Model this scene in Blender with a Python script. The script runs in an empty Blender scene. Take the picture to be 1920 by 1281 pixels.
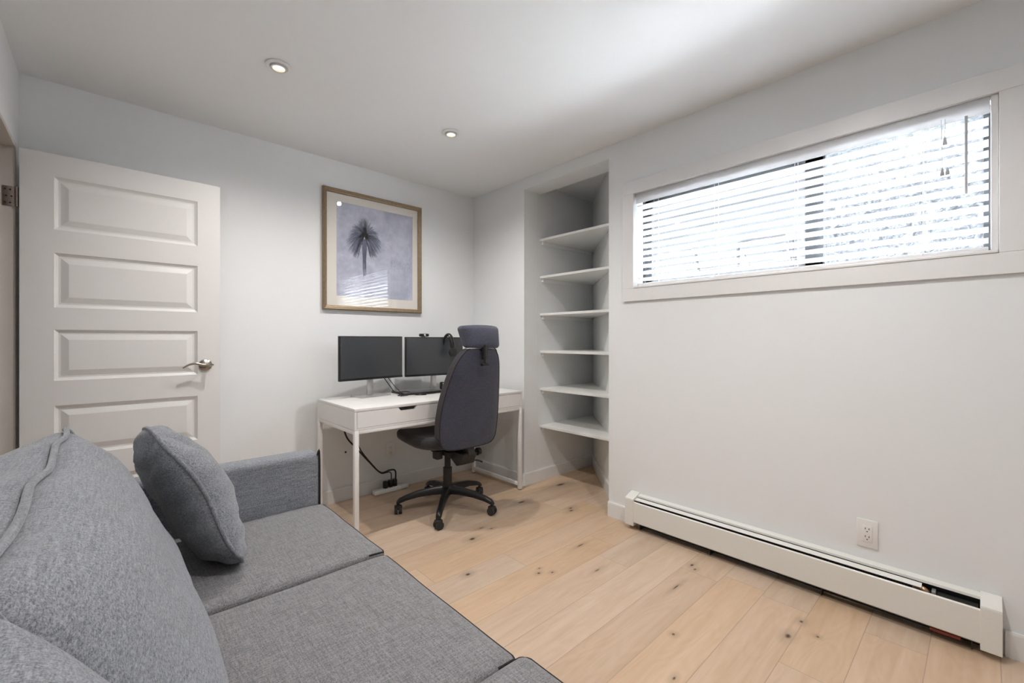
import bpy, bmesh, math, random
from mathutils import Vector, Matrix, noise
random.seed(7)
C = bpy.context.scene.collection
PI = math.pi
V = Vector

# ------------------------------------------------------------------ materials
def mat(name, col, rough=.6, metal=0, spec=.5, bump=None, var=None, emit=None, coat=0, transl=0):
    m = bpy.data.materials.new(name); m.use_nodes = True
    nt = m.node_tree; N = nt.nodes; L = nt.links
    b = N['Principled BSDF']
    b.inputs['Base Color'].default_value = (*col, 1)
    b.inputs['Roughness'].default_value = rough
    b.inputs['Metallic'].default_value = metal
    b.inputs['Specular IOR Level'].default_value = spec
    b.inputs['Coat Weight'].default_value = coat
    if bump or var:
        tc = N.new('ShaderNodeTexCoord')
    if bump:                                    # (scale, strength, distance)
        nz = N.new('ShaderNodeTexNoise'); nz.inputs['Scale'].default_value = bump[0]; nz.inputs['Detail'].default_value = 4
        L.new(tc.outputs['Object'], nz.inputs['Vector'])
        bp = N.new('ShaderNodeBump'); bp.inputs['Strength'].default_value = bump[1]; bp.inputs['Distance'].default_value = bump[2]
        L.new(nz.outputs['Fac'], bp.inputs['Height']); L.new(bp.outputs['Normal'], b.inputs['Normal'])
    if var:                                     # (scale, colour2)
        nz = N.new('ShaderNodeTexNoise'); nz.inputs['Scale'].default_value = var[0]; nz.inputs['Detail'].default_value = 3
        L.new(tc.outputs['Object'], nz.inputs['Vector'])
        mx = N.new('ShaderNodeMix'); mx.data_type = 'RGBA'
        mx.inputs['A'].default_value = (*col, 1); mx.inputs['B'].default_value = (*var[1], 1)
        L.new(nz.outputs['Fac'], mx.inputs['Factor']); L.new(mx.outputs['Result'], b.inputs['Base Color'])
    if emit:
        b.inputs['Emission Color'].default_value = (*emit[0], 1); b.inputs['Emission Strength'].default_value = emit[1]
    if transl:
        t = N.new('ShaderNodeBsdfTranslucent'); t.inputs['Color'].default_value = (*col, 1)
        ms = N.new('ShaderNodeMixShader'); ms.inputs[0].default_value = transl
        L.new(b.outputs[0], ms.inputs[1]); L.new(t.outputs[0], ms.inputs[2])
        L.new(ms.outputs[0], N['Material Output'].inputs['Surface'])
    return m

def fabric(name, c1, c2, scale=260, stretch=(1, 1, 1), rough=.95):
    m = bpy.data.materials.new(name); m.use_nodes = True
    nt = m.node_tree; N = nt.nodes; L = nt.links; b = N['Principled BSDF']
    b.inputs['Roughness'].default_value = rough; b.inputs['Specular IOR Level'].default_value = .15
    b.inputs['Sheen Weight'].default_value = .25; b.inputs['Sheen Roughness'].default_value = .5
    tc = N.new('ShaderNodeTexCoord')
    outs = []
    for k, st in enumerate(((1, .28, .28), (.28, 1, 1))):
        mp = N.new('ShaderNodeMapping'); mp.inputs['Scale'].default_value = tuple(a*q for a, q in zip(st, stretch))
        L.new(tc.outputs['Object'], mp.inputs['Vector'])
        nz = N.new('ShaderNodeTexNoise'); nz.inputs['Scale'].default_value = scale; nz.inputs['Detail'].default_value = 3
        nz.inputs['Roughness'].default_value = .7
        L.new(mp.outputs[0], nz.inputs['Vector']); outs.append(nz.outputs['Fac'])
    ad = N.new('ShaderNodeMath'); ad.operation = 'ADD'; L.new(outs[0], ad.inputs[0]); L.new(outs[1], ad.inputs[1])
    st_ = []
    for st in ((1, .07, 1), (.07, 1, 1)):
        mp = N.new('ShaderNodeMapping'); mp.inputs['Scale'].default_value = st; L.new(tc.outputs['Object'], mp.inputs['Vector'])
        nz = N.new('ShaderNodeTexNoise'); nz.inputs['Scale'].default_value = scale*.42; nz.inputs['Detail'].default_value = 2
        L.new(mp.outputs[0], nz.inputs['Vector']); st_.append(nz.outputs['Fac'])
    s1_ = N.new('ShaderNodeMath'); s1_.operation = 'ADD'; L.new(st_[0], s1_.inputs[0]); L.new(st_[1], s1_.inputs[1])
    s2_ = N.new('ShaderNodeMath'); s2_.operation = 'MULTIPLY_ADD'; s2_.inputs[1].default_value = .45; s2_.inputs[2].default_value = -.45; L.new(s1_.outputs[0], s2_.inputs[0])
    s3_ = N.new('ShaderNodeMath'); s3_.operation = 'ADD'; L.new(ad.outputs[0], s3_.inputs[0]); L.new(s2_.outputs[0], s3_.inputs[1])
    ad = s3_
    mr = N.new('ShaderNodeMapRange'); mr.inputs['From Min'].default_value = .72; mr.inputs['From Max'].default_value = 1.28
    L.new(ad.outputs[0], mr.inputs['Value'])
    big = N.new('ShaderNodeTexNoise'); big.inputs['Scale'].default_value = 9; big.inputs['Detail'].default_value = 2
    L.new(tc.outputs['Object'], big.inputs['Vector'])
    mx = N.new('ShaderNodeMix'); mx.data_type = 'RGBA'; mx.inputs['A'].default_value = (*c1, 1); mx.inputs['B'].default_value = (*c2, 1)
    L.new(mr.outputs[0], mx.inputs['Factor']); L.new(mx.outputs['Result'], b.inputs['Base Color'])
    bp = N.new('ShaderNodeBump'); bp.inputs['Strength'].default_value = .35; bp.inputs['Distance'].default_value = .0012
    L.new(ad.outputs[0], bp.inputs['Height'])
    bp2 = N.new('ShaderNodeBump'); bp2.inputs['Strength'].default_value = .25; bp2.inputs['Distance'].default_value = .006
    L.new(big.outputs['Fac'], bp2.inputs['Height']); L.new(bp2.outputs[0], bp.inputs['Normal'])
    L.new(bp.outputs[0], b.inputs['Normal'])
    return m

M = {}
M['wall'] = mat('wall_paint', (.835, .855, .865), .75, spec=.25, bump=(180, .06, .001))
M['ceiling'] = mat('ceiling_paint', (.845, .855, .86), .9, spec=.1, bump=(90, .08, .002))
M['trim'] = mat('trim_gloss_paint', (.82, .82, .82), .4, bump=(60, .03, .001))
M['door'] = mat('door_white_paint', (.80, .79, .78), .4, bump=(50, .03, .001))
M['shelf'] = mat('shelf_white_paint', (.86, .865, .85), .4, bump=(60, .03, .001))
M['niche'] = mat('niche_paint', (.85, .865, .855), .6, spec=.3, bump=(120, .04, .001))
M['nickel'] = mat('satin_nickel', (.50, .46, .40), .28, 1, var=(40, (.42, .39, .34)))
M['hinge'] = mat('aged_hinge_metal', (.42, .36, .33), .4, .9, var=(90, (.3, .25, .22)))
M['black'] = mat('black_plastic', (.009, .009, .010), .30, bump=(300, .1, .0005))
M['black_matt'] = mat('black_matt_plastic', (.02, .019, .02), .6, bump=(300, .1, .0005))
M['screen'] = mat('screen_glass', (.042, .046, .052), .33, coat=.3, bump=(4, .01, .0005))
M['silver'] = mat('silver_stand', (.62, .62, .62), .35, .8, var=(30, (.55, .55, .55)))
M['grey_metal'] = mat('grey_metal', (.25, .25, .26), .4, .8, var=(30, (.2, .2, .2)))
M['desk'] = mat('desk_white_foil', (.83, .82, .81), .35, var=(22, (.80, .79, .78)))
M['desk_metal'] = mat('desk_white_steel', (.84, .83, .82), .35, bump=(80, .02, .0005))
M['gap'] = mat('dark_recess', (.02, .02, .022), .8, var=(20, (.03, .03, .03)))
M['heater'] = mat('heater_enamel', (.80, .80, .76), .38, bump=(70, .03, .001))
M['fin'] = mat('heater_fins', (.10, .11, .10), .5, .6, var=(120, (.05, .05, .05)))
M['copper'] = mat('copper_pipe', (.60, .36, .22), .35, .9, var=(60, (.42, .25, .16)))
M['red'] = mat('red_pipe_tape', (.30, .05, .03), .6, var=(60, (.18, .03, .02)))
M['plate'] = mat('outlet_plastic', (.84, .83, .82), .35, bump=(60, .02, .0005))
M['frame'] = mat('antique_gold_wood', (.36, .27, .17), .42, .35, bump=(140, .35, .002), var=(60, (.20, .145, .09)))
M['mat_board'] = mat('mat_board', (.80, .77, .71), .8, var=(120, (.77, .74, .69)))
M['charcoal_fabric'] = fabric('charcoal_chair_fabric', (.042, .045, .066), (.082, .086, .118), 420)
M['charcoal_dark'] = fabric('dark_chair_fabric', (.016, .013, .017), (.036, .03, .036), 420)
M['sofa'] = fabric('heathered_grey_fabric', (.085, .092, .108), (.34, .355, .385), 680)
M['sofa_seat'] = fabric('heathered_grey_seat_fabric', (.085, .083, .09), (.31, .305, .315), 680)
M['piping'] = fabric('grey_piping_fabric', (.12, .128, .142), (.30, .315, .34), 420)
M['dark_piping'] = fabric('dark_piping_fabric', (.012, .013, .012), (.03, .032, .028), 300)
M['slat'] = mat('blind_slat_vinyl', (.88, .88, .89), .45, transl=.5, bump=(20, .02, .001))
M['cord'] = mat('white_cord', (.75, .75, .76), .8, bump=(400, .1, .0005))
M['wand'] = mat('grey_wand_plastic', (.42, .43, .45), .3, bump=(60, .02, .001))
M['win_dark'] = mat('dark_window_frame', (.045, .05, .055), .45, bump=(60, .03, .001))
M['snow'] = mat('snow', (.86, .87, .89), .85, bump=(14, .6, .06), var=(9, (.74, .76, .79)))
M['bulb'] = mat('lamp_lens', (.9, .85, .7), .4, emit=((1, .86, .62), .048), bump=(60, .02, .001))
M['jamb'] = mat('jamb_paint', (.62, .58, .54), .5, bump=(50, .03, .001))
M['hall'] = mat('hall_paint', (.78, .77, .75), .8, bump=(90, .03, .001))

def bank_mat():
    m = bpy.data.materials.new('frosted_stone_and_snow'); m.use_nodes = True
    N = m.node_tree.nodes; L = m.node_tree.links; b = N['Principled BSDF']; b.inputs['Roughness'].default_value = .9
    tc = N.new('ShaderNodeTexCoord')
    def nz(sc, det, dist=0):
        n = N.new('ShaderNodeTexNoise'); n.inputs['Scale'].default_value = sc; n.inputs['Detail'].default_value = det; n.inputs['Distortion'].default_value = dist
        L.new(tc.outputs['Object'], n.inputs['Vector']); return n.outputs['Fac']
    r = N.new('ShaderNodeValToRGB'); e = r.color_ramp.elements
    e[0].position = .38; e[0].color = (.012, .013, .015, 1); e[1].position = .62; e[1].color = (.10, .102, .106, 1)
    L.new(nz(30, 6, 2), r.inputs[0])
    sp = N.new('ShaderNodeSeparateXYZ'); L.new(tc.outputs['Object'], sp.inputs[0])
    ad = N.new('ShaderNodeMath'); ad.operation = 'ADD'; L.new(sp.outputs['Y'], ad.inputs[0]); L.new(nz(3, 4), ad.inputs[1])
    mr = N.new('ShaderNodeMapRange'); mr.inputs['From Min'].default_value = 1.25; mr.inputs['From Max'].default_value = 1.6; L.new(ad.outputs[0], mr.inputs['Value'])
    mx = N.new('ShaderNodeMix'); mx.data_type = 'RGBA'; mx.inputs['B'].default_value = (.062, .064, .066, 1)
    L.new(mr.outputs[0], mx.inputs['Factor']); L.new(r.outputs[0], mx.inputs['A']); L.new(mx.outputs['Result'], b.inputs['Base Color'])
    return m
M['bank'] = bank_mat()
def facing_fac(N, L, scale):
    lw = N.new('ShaderNodeLayerWeight'); lw.inputs['Blend'].default_value = .5
    p = N.new('ShaderNodeMath'); p.operation = 'POWER'; p.inputs[1].default_value = 5; L.new(lw.outputs['Facing'], p.inputs[0])
    a = N.new('ShaderNodeMath'); a.operation = 'MULTIPLY_ADD'; a.inputs[1].default_value = .96*scale; a.inputs[2].default_value = .04*scale; a.use_clamp = True
    L.new(p.outputs[0], a.inputs[0]); return a.outputs[0]
def glass_mat():
    m = bpy.data.materials.new('window_pane_glass'); m.use_nodes = True
    N = m.node_tree.nodes; L = m.node_tree.links; N.remove(N['Principled BSDF'])
    t = N.new('ShaderNodeBsdfTransparent'); t.inputs[0].default_value = (.95, .97, .98, 1)
    g = N.new('ShaderNodeBsdfGlossy'); g.inputs['Roughness'].default_value = .02
    s = N.new('ShaderNodeMixShader'); L.new(facing_fac(N, L, 1), s.inputs[0]); L.new(t.outputs[0], s.inputs[1]); L.new(g.outputs[0], s.inputs[2])
    L.new(s.outputs[0], N['Material Output'].inputs['Surface'])
    return m
M['glass'] = glass_mat()

def floor_mat():
    m = bpy.data.materials.new('light_oak_planks'); m.use_nodes = True
    nt = m.node_tree; N = nt.nodes; L = nt.links; b = N['Principled BSDF']
    tc = N.new('ShaderNodeTexCoord'); sp = N.new('ShaderNodeSeparateXYZ'); L.new(tc.outputs['Object'], sp.inputs[0])
    def mth(op, a, bb=None, c=None):
        n = N.new('ShaderNodeMath'); n.operation = op
        for i, v in enumerate((a, bb, c)):
            if v is None: continue
            if isinstance(v, (int, float)): n.inputs[i].default_value = v
            else: L.new(v, n.inputs[i])
        return n.outputs[0]
    def comb(x, y, z=0):
        n = N.new('ShaderNodeCombineXYZ')
        for i, v in enumerate((x, y, z)):
            if isinstance(v, (int, float)): n.inputs[i].default_value = v
            else: L.new(v, n.inputs[i])
        return n.outputs[0]
    def ramp(f, stops):
        n = N.new('ShaderNodeValToRGB'); e = n.color_ramp.elements
        while len(e) < len(stops): e.new(.5)
        for k, (p, c) in enumerate(stops): e[k].position = p; e[k].color = (*c, 1)
        L.new(f, n.inputs[0]); return n.outputs[0]
    W, LN = .181, 1.35
    X, Y = sp.outputs['X'], sp.outputs['Y']
    yy = mth('DIVIDE', mth('SUBTRACT', Y, -.04 - 10*W), W)
    row = mth('FLOOR', yy); fy = mth('SUBTRACT', yy, row)
    wn = N.new('ShaderNodeTexWhiteNoise'); wn.noise_dimensions = '2D'; L.new(comb(row, 3.3), wn.inputs['Vector'])
    xx = mth('DIVIDE', mth('ADD', X, mth('MULTIPLY', wn.outputs['Value'], LN)), LN)
    xx = mth('ADD', xx, 10)
    colm = mth('FLOOR', xx); fx = mth('SUBTRACT', xx, colm)
    wn2 = N.new('ShaderNodeTexWhiteNoise'); wn2.noise_dimensions = '2D'; L.new(comb(row, colm), wn2.inputs['Vector'])
    rnd = wn2.outputs['Value']
    # grain
    gv = comb(mth('ADD', mth('MULTIPLY', X, 1.6), mth('MULTIPLY', rnd, 37)), mth('MULTIPLY', Y, 20), mth('MULTIPLY', rnd, 19))
    n1 = N.new('ShaderNodeTexNoise'); n1.inputs['Scale'].default_value = 1.0; n1.inputs['Detail'].default_value = 7; n1.inputs['Roughness'].default_value = .6; n1.inputs['Distortion'].default_value = .6
    L.new(gv, n1.inputs['Vector'])
    gv2 = comb(mth('ADD', mth('MULTIPLY', X, 1.1), mth('MULTIPLY', rnd, 91)), mth('MULTIPLY', Y, 5), mth('MULTIPLY', rnd, 7))
    n2 = N.new('ShaderNodeTexNoise'); n2.inputs['Scale'].default_value = 1.3; n2.inputs['Detail'].default_value = 2
    L.new(gv2, n2.inputs['Vector'])
    rings = mth('SINE', mth('MULTIPLY', n2.outputs['Fac'], 95))
    fac = mth('ADD', mth('MULTIPLY', n1.outputs['Fac'], .8), mth('MULTIPLY', rings, .035))
    base = ramp(fac, [(.15, (.50, .35, .23)), (.42, (.59, .435, .305)), (.66, (.66, .505, .37))])
    hs = N.new('ShaderNodeHueSaturation')
    L.new(mth('ADD', mth('MULTIPLY', rnd, .11), .945), hs.inputs['Value']); L.new(mth('ADD', mth('MULTIPLY', wn2.outputs['Color'], .3), .82), hs.inputs['Saturation'])
    L.new(base, hs.inputs['Color'])
    # seams
    ey = mth('MULTIPLY', mth('MINIMUM', fy, mth('SUBTRACT', 1, fy)), W)
    ex = mth('MULTIPLY', mth('MINIMUM', fx, mth('SUBTRACT', 1, fx)), LN)
    e = mth('MINIMUM', ex, ey)
    seam = N.new('ShaderNodeMapRange'); seam.inputs['From Min'].default_value = .0006; seam.inputs['From Max'].default_value = .0022
    L.new(e, seam.inputs['Value'])
    # knots at their places on the boards: (x, y, length along grain, width)
    knots = [(1.55, 2.02, .018, .012), (1.30, 1.73, .013, .009), (1.95, 1.545, .03, .005), (1.80, 1.32, .02, .004), (1.565, 1.50, .008, .006), (1.62, 1.46, .008, .005), (1.60, 1.53, .006, .004),
             (2.20, 1.02, .012, .007), (2.17, .99, .01, .006), (1.63, .83, .007, .006), (1.95, .52, .016, .009), (2.09, .51, .01, .007), (2.03, .44, .006, .005),
             (2.33, 1.93, .02, .01), (2.30, 1.90, .02, .01), (2.65, 2.30, .05, .02), (2.16, 2.24, .03, .012), (1.68, 2.10, .02, .006), (1.72, 2.05, .012, .006), (1.95, .98, .03, .004), (1.42, .72, .01, .005)]
    kn = None
    for kx, ky, ka, kb in knots:
        dx = mth('DIVIDE', mth('SUBTRACT', X, kx), ka*.95); dy = mth('DIVIDE', mth('SUBTRACT', Y, ky), kb*.95)
        d = mth('SQRT', mth('ADD', mth('MULTIPLY', dx, dx), mth('MULTIPLY', dy, dy)))
        kn = d if kn is None else mth('MINIMUM', kn, d)
    kd = mth('ADD', kn, mth('MULTIPLY', mth('SUBTRACT', n1.outputs['Fac'], .5), 1.5))
    kr = N.new('ShaderNodeMapRange'); kr.inputs['From Min'].default_value = .35; kr.inputs['From Max'].default_value = 1.3; L.new(kd, kr.inputs['Value'])
    kr2 = N.new('ShaderNodeMapRange'); kr2.inputs['From Min'].default_value = .5; kr2.inputs['From Max'].default_value = 5; L.new(kd, kr2.inputs['Value']); kr2.inputs['To Min'].default_value = .72
    m0 = N.new('ShaderNodeMix'); m0.data_type = 'RGBA'; m0.blend_type = 'MULTIPLY'; m0.inputs['Factor'].default_value = 1
    L.new(hs.outputs[0], m0.inputs['A']); L.new(comb(kr2.outputs[0], kr2.outputs[0], kr2.outputs[0]), m0.inputs['B'])
    m1 = N.new('ShaderNodeMix'); m1.data_type = 'RGBA'; m1.inputs['A'].default_value = (.07, .035, .018, 1)
    L.new(kr.outputs[0], m1.inputs['Factor']); L.new(m0.outputs['Result'], m1.inputs['B'])
    m2 = N.new('ShaderNodeMix'); m2.data_type = 'RGBA'; m2.inputs['A'].default_value = (.44, .31, .22, 1)
    L.new(seam.outputs[0], m2.inputs['Factor']); L.new(m1.outputs['Result'], m2.inputs['B'])
    L.new(m2.outputs['Result'], b.inputs['Base Color'])
    b.inputs['Roughness'].default_value = .42; b.inputs['Specular IOR Level'].default_value = .35
    bp = N.new('ShaderNodeBump'); bp.inputs['Strength'].default_value = .4; bp.inputs['Distance'].default_value = .0008
    L.new(mth('ADD', mth('MULTIPLY', n1.outputs['Fac'], .3), seam.outputs[0]), bp.inputs['Height']); L.new(bp.outputs[0], b.inputs['Normal'])
    return m
M['floor'] = floor_mat()

def art_mat():
    m = bpy.data.materials.new('blue_wash_paper'); m.use_nodes = True
    N = m.node_tree.nodes; L = m.node_tree.links; b = N['Principled BSDF']
    tc = N.new('ShaderNodeTexCoord')
    nz = N.new('ShaderNodeTexNoise'); nz.inputs['Scale'].default_value = 12; nz.inputs['Detail'].default_value = 8; nz.inputs['Roughness'].default_value = .7
    L.new(tc.outputs['Object'], nz.inputs['Vector'])
    r = N.new('ShaderNodeValToRGB'); e = r.color_ramp.elements
    e[0].position = .34; e[0].color = (.38, .41, .53, 1); e[1].position = .66; e[1].color = (.58, .60, .71, 1)
    L.new(nz.outputs['Fac'], r.inputs[0]); L.new(r.outputs[0], b.inputs['Base Color']); b.inputs['Roughness'].default_value = .7
    return m
M['art'] = art_mat()
M['ink'] = mat('blue_grey_ink', (.10, .125, .20), .7, var=(60, (.17, .19, .28)))
M['ink_light'] = mat('pale_blue_grey_ink', (.22, .25, .35), .7, var=(60, (.30, .33, .43)))

# ------------------------------------------------------------------ geometry helpers
class MB:
    def __init__(s): s.bm = bmesh.new()
    def box(s, a, b, bev=0, rot=None, piv=None, mi=0, seg=2):
        t = bmesh.new(); bmesh.ops.create_cube(t, size=1)
        c = [(a[i]+b[i])/2 for i in range(3)]; d = [abs(b[i]-a[i]) for i in range(3)]
        for v in t.verts: v.co = V((v.co[i]*d[i]+c[i] for i in range(3)))
        if bev: bmesh.ops.bevel(t, geom=t.edges[:], offset=bev, segments=seg, affect='EDGES', profile=.5)
        s._add(t, rot, piv, mi); return s
    def _add(s, t, rot=None, piv=None, mi=0):
        if rot is not None:
            p = V(piv) if piv is not None else V((0, 0, 0))
            for v in t.verts: v.co = rot @ (v.co - p) + p
        mp = {}
        for v in t.verts: mp[v] = s.bm.verts.new(v.co)
        for f in t.faces:
            try: nf = s.bm.faces.new([mp[v] for v in f.verts]); nf.material_index = mi
            except ValueError: pass
        t.free()
    def cone(s, p0, p1, r0, r1=None, n=20, mi=0):
        r1 = r0 if r1 is None else r1; s.tube([p0, p1], [r0, r1], n, mi); return s
    def tube(s, pts, r, n=10, mi=0, closed=False, sx=1, sy=1):
        pts = [V(p) for p in pts]; k = len(pts)
        rr = r if isinstance(r, (list, tuple)) else [r]*k
        rings = []; up = None
        for i, p in enumerate(pts):
            if closed: t = pts[(i+1) % k] - pts[i-1]
            else: t = pts[min(i+1, k-1)] - pts[max(i-1, 0)]
            t.normalize()
            if up is None: up = V((0, 0, 1)) if abs(t.z) < .9 else V((1, 0, 0))
            x = t.cross(up).normalized(); up = x.cross(t).normalized()
            rings.append([s.bm.verts.new(p + (x*math.cos(2*PI*j/n)*sx + up*math.sin(2*PI*j/n)*sy)*rr[i]) for j in range(n)])
        m = k if closed else k-1
        for i in range(m):
            a, b = rings[i], rings[(i+1) % k]
            for j in range(n):
                f = s.bm.faces.new((a[j], a[(j+1) % n], b[(j+1) % n], b[j])); f.material_index = mi
        if not closed:
            for q in (rings[0], rings[-1]):
                try: f = s.bm.faces.new(q); f.material_index = mi
                except ValueError: pass
        return s
    def prism(s, poly, axis, a, b, bev=0, mi=0):
        """poly in the two other axes, extruded along axis from a to b"""
        t = bmesh.new()
        def P(u, v, w): return {'x': (w, u, v), 'y': (u, w, v), 'z': (u, v, w)}[axis]
        A = [t.verts.new(P(u, v, a)) for u, v in poly]; B = [t.verts.new(P(u, v, b)) for u, v in poly]
        t.faces.new(A); t.faces.new(B)
        for i in range(len(poly)):
            j = (i+1) % len(poly); t.faces.new((A[i], A[j], B[j], B[i]))
        if bev: bmesh.ops.bevel(t, geom=t.edges[:], offset=bev, segments=2, affect='EDGES', profile=.5)
        s._add(t, mi=mi); return s
    def lathe(s, prof, c=(0, 0, 0), n=36, rot=None, mi=0):
        t = bmesh.new(); rings = []
        for r, z in prof:
            rings.append([t.verts.new((c[0]+max(r, 1e-5)*math.cos(2*PI*j/n), c[1]+max(r, 1e-5)*math.sin(2*PI*j/n), c[2]+z)) for j in range(n)])
        for a, b in zip(rings, rings[1:]):
            for j in range(n): t.faces.new((a[j], a[(j+1) % n], b[(j+1) % n], b[j]))
        s._add(t, rot, c, mi); return s
    def grid_fn(s, nu, nv, fn, mi=0):
        g = [[s.bm.verts.new(fn(i/nu, j/nv)) for j in range(nv+1)] for i in range(nu+1)]
        for i in range(nu):
            for j in range(nv):
                f = s.bm.faces.new((g[i][j], g[i+1][j], g[i+1][j+1], g[i][j+1])); f.material_index = mi
        return s
    def build(s, name, m, parent=None, smooth=35, weld=False, loc=None):
        if weld: bmesh.ops.remove_doubles(s.bm, verts=s.bm.verts[:], dist=1e-5)
        bmesh.ops.recalc_face_normals(s.bm, faces=s.bm.faces[:])
        me = bpy.data.meshes.new(name)
        if smooth:
            for f in s.bm.faces: f.smooth = True
            lim = math.radians(smooth)
            for e in s.bm.edges:
                if len(e.link_faces) == 2 and e.calc_face_angle(0) > lim: e.smooth = False
        s.bm.to_mesh(me); s.bm.free()
        for mm in (m if isinstance(m, list) else [m]): me.materials.append(mm)
        o = bpy.data.objects.new(name, me); C.objects.link(o)
        if parent is not None:
            o.parent = parent
            if parent.type == 'EMPTY' or parent.location.length > 0:
                o.matrix_parent_inverse = Matrix.Translation(-parent_loc(parent))
        return o
def parent_loc(p):
    l = V((0, 0, 0))
    if p.type == 'EMPTY': l = V(p.location)
    return l
def thing(name, label, cat, loc, group=None):
    o = bpy.data.objects.new(name, None); C.objects.link(o); o.location = loc; o.empty_display_size = .1
    return tag(o, label, cat, group)
def tag(o, label=None, cat=None, group=None, kind=None):
    if label: o['label'] = label
    if cat: o['category'] = cat
    if group: o['group'] = group
    if kind: o['kind'] = kind
    return o
def struct(o, label, cat): return tag(o, label, cat, kind='structure')
def arc(c, r, a0, a1, n, z=0): return [(c[0]+r*math.cos(a0+(a1-a0)*i/n), c[1]+r*math.sin(a0+(a1-a0)*i/n), z) for i in range(n+1)]
def smooth_path(pts, n=8):
    pts = [V(p) for p in pts]; P = [pts[0]*2-pts[1]] + pts + [pts[-1]*2-pts[-2]]; out = []
    for i in range(1, len(P)-2):
        for k in range(n):
            t = k/n; a, b, c, d = P[i-1], P[i], P[i+1], P[i+2]
            out.append(.5*((2*b)+(c-a)*t+(2*a-5*b+4*c-d)*t*t+(3*b-a-3*c+d)*t**3))
    out.append(pts[-1]); return out

def cushion_map(half, r, bulge, post=None, ex=2.4):
    """maps a point of the cube surface [-1,1]^3 to a soft rounded box"""
    hx, hy, hz = half
    def F(p):
        q = [p[i]*half[i] for i in range(3)]
        inner = [max(-(half[i]-r), min(half[i]-r, q[i])) for i in range(3)]
        d = V([q[i]-inner[i] for i in range(3)])
        if d.length > 1e-9: d.normalize()
        o = V(inner) + d*r
        u, v, w = p
        g = lambda t: max(0, 1-abs(t)**2.4)
        g2 = lambda t: max(0, 1-abs(t)**ex)
        o.x += math.copysign(bulge[0]*g2(v)*g2(w)*abs(u)**3, u)
        o.y += math.copysign(bulge[1]*g(u)*g(w)*abs(v)**3, v)
        o.z += math.copysign(bulge[2]*g(u)*g(v)*abs(w)**3, w)
        return post(o) if post else o
    return F
def cushion_mesh(F, n=26):
    mb = MB()
    sp = lambda t: math.copysign(abs(math.sin(t*PI/2))**.9, t)
    for ax in range(3):
        for sg in (-1, 1):
            def fn(a, b):
                p = [0, 0, 0]; p[ax] = sg; p[(ax+1) % 3] = sp(2*a-1); p[(ax+2) % 3] = sp(2*b-1); return F(p)
            mb.grid_fn(n, n, fn)
    return mb
def edge_loop(F, ax, sg, n=30, k=1.0):
    pts = []; o1, o2 = (ax+1) % 3, (ax+2) % 3
    sp = lambda t: math.sin(t*PI/2)
    for a, b, fix, sgn in ((o1, o2, -1, 1), (o2, o1, 1, 1), (o1, o2, 1, -1), (o2, o1, -1, -1)):
        for i in range(n):
            p = [0, 0, 0]; p[ax] = sg; p[a] = sgn*sp(2*i/n-1); p[b] = fix; pts.append(F(p))
    return pts

# ------------------------------------------------------------------ dimensions
H = 2.44; XW = 2.42; YB = 3.14; XL = -.322; YF = -1.25
NY0, NY1 = 1.68, 2.48                       # niche opening in the window wall
WY0, WY1, WZ0, WZ1 = -.037, 1.488, 1.481, 2.075

# ------------------------------------------------------------------ setting
struct(MB().box((-1.6, YF-.1, -.05), (3.6, YB+.1, 0)).build('floor', M['floor'], smooth=0), 'light oak plank floor with small dark knots', 'floor')
struct(MB().prism([(-1.6, YF-.1), (XW+.15, YF-.1), (XW+.15, NY0-.05), (3.46, NY1+.0), (3.46, YB+.1), (-1.6, YB+.1)], 'z', H, H+.08).build('ceiling', M['ceiling'], smooth=0), 'smooth off-white ceiling with recessed lights', 'ceiling')
struct(MB().box((-1.6, YB, 0), (XW+.15, YB+.1, H)).build('wall_back', M['wall'], smooth=0), 'white wall behind the door, picture and desk', 'wall')
w = MB()
w.box((XW, YF, 0), (XW+.15, NY0, WZ0)); w.box((XW, YF, WZ1), (XW+.15, NY0, H))
w.box((XW, YF, WZ0), (XW+.15, WY0, WZ1)); w.box((XW, WY1, WZ0), (XW+.15, NY0, WZ1))
w.box((XW, NY1, 0), (XW+.15, YB, H))
struct(w.build('wall_right', M['wall'], smooth=0), 'white wall holding the long high window and the heater', 'wall')
struct(MB().box((XW+.1505, NY1, 0), (3.45, NY1+.06, H)).build('wall_niche_left', M['wall'], smooth=0), 'white left side of the shelf niche', 'wall')
struct(MB().prism([(XW+.1505, XW+.1505-.835), (3.314, NY1-.0005), (3.40, NY1-.0005), (XW+.1505, XW+.07-.835)], 'z', 0, H).build('wall_niche_right', M['niche'], smooth=0), 'white slanted right side of the shelf niche', 'wall')
struct(MB().box((XW, NY0, 2.352), (XW+.18, NY1, H)).build('trim_niche_header', M['wall'], smooth=0), 'white boxed header above the shelf niche', 'trim')
w = MB(); DY0, DY1, DZ = 2.20, 3.03, 2.06
w.box((XL-.12, YF, 0), (XL, DY0, H)); w.box((XL-.12, DY0, DZ), (XL, DY1, H)); w.box((XL-.12, DY1, 0), (XL, YB, H))
struct(w.build('wall_left', M['wall'], smooth=0), 'white wall beside the sofa with the doorway', 'wall')
struct(MB().box((-1.6, YF-.1, 0), (XW+.15, YF, H)).build('wall_front', M['wall'], smooth=0), 'white wall behind the viewer', 'wall')
struct(MB().box((-1.6, YF, 0), (-1.5, YB, H)).build('wall_hall', M['hall'], smooth=0), 'hallway wall seen through the doorway', 'wall')

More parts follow.
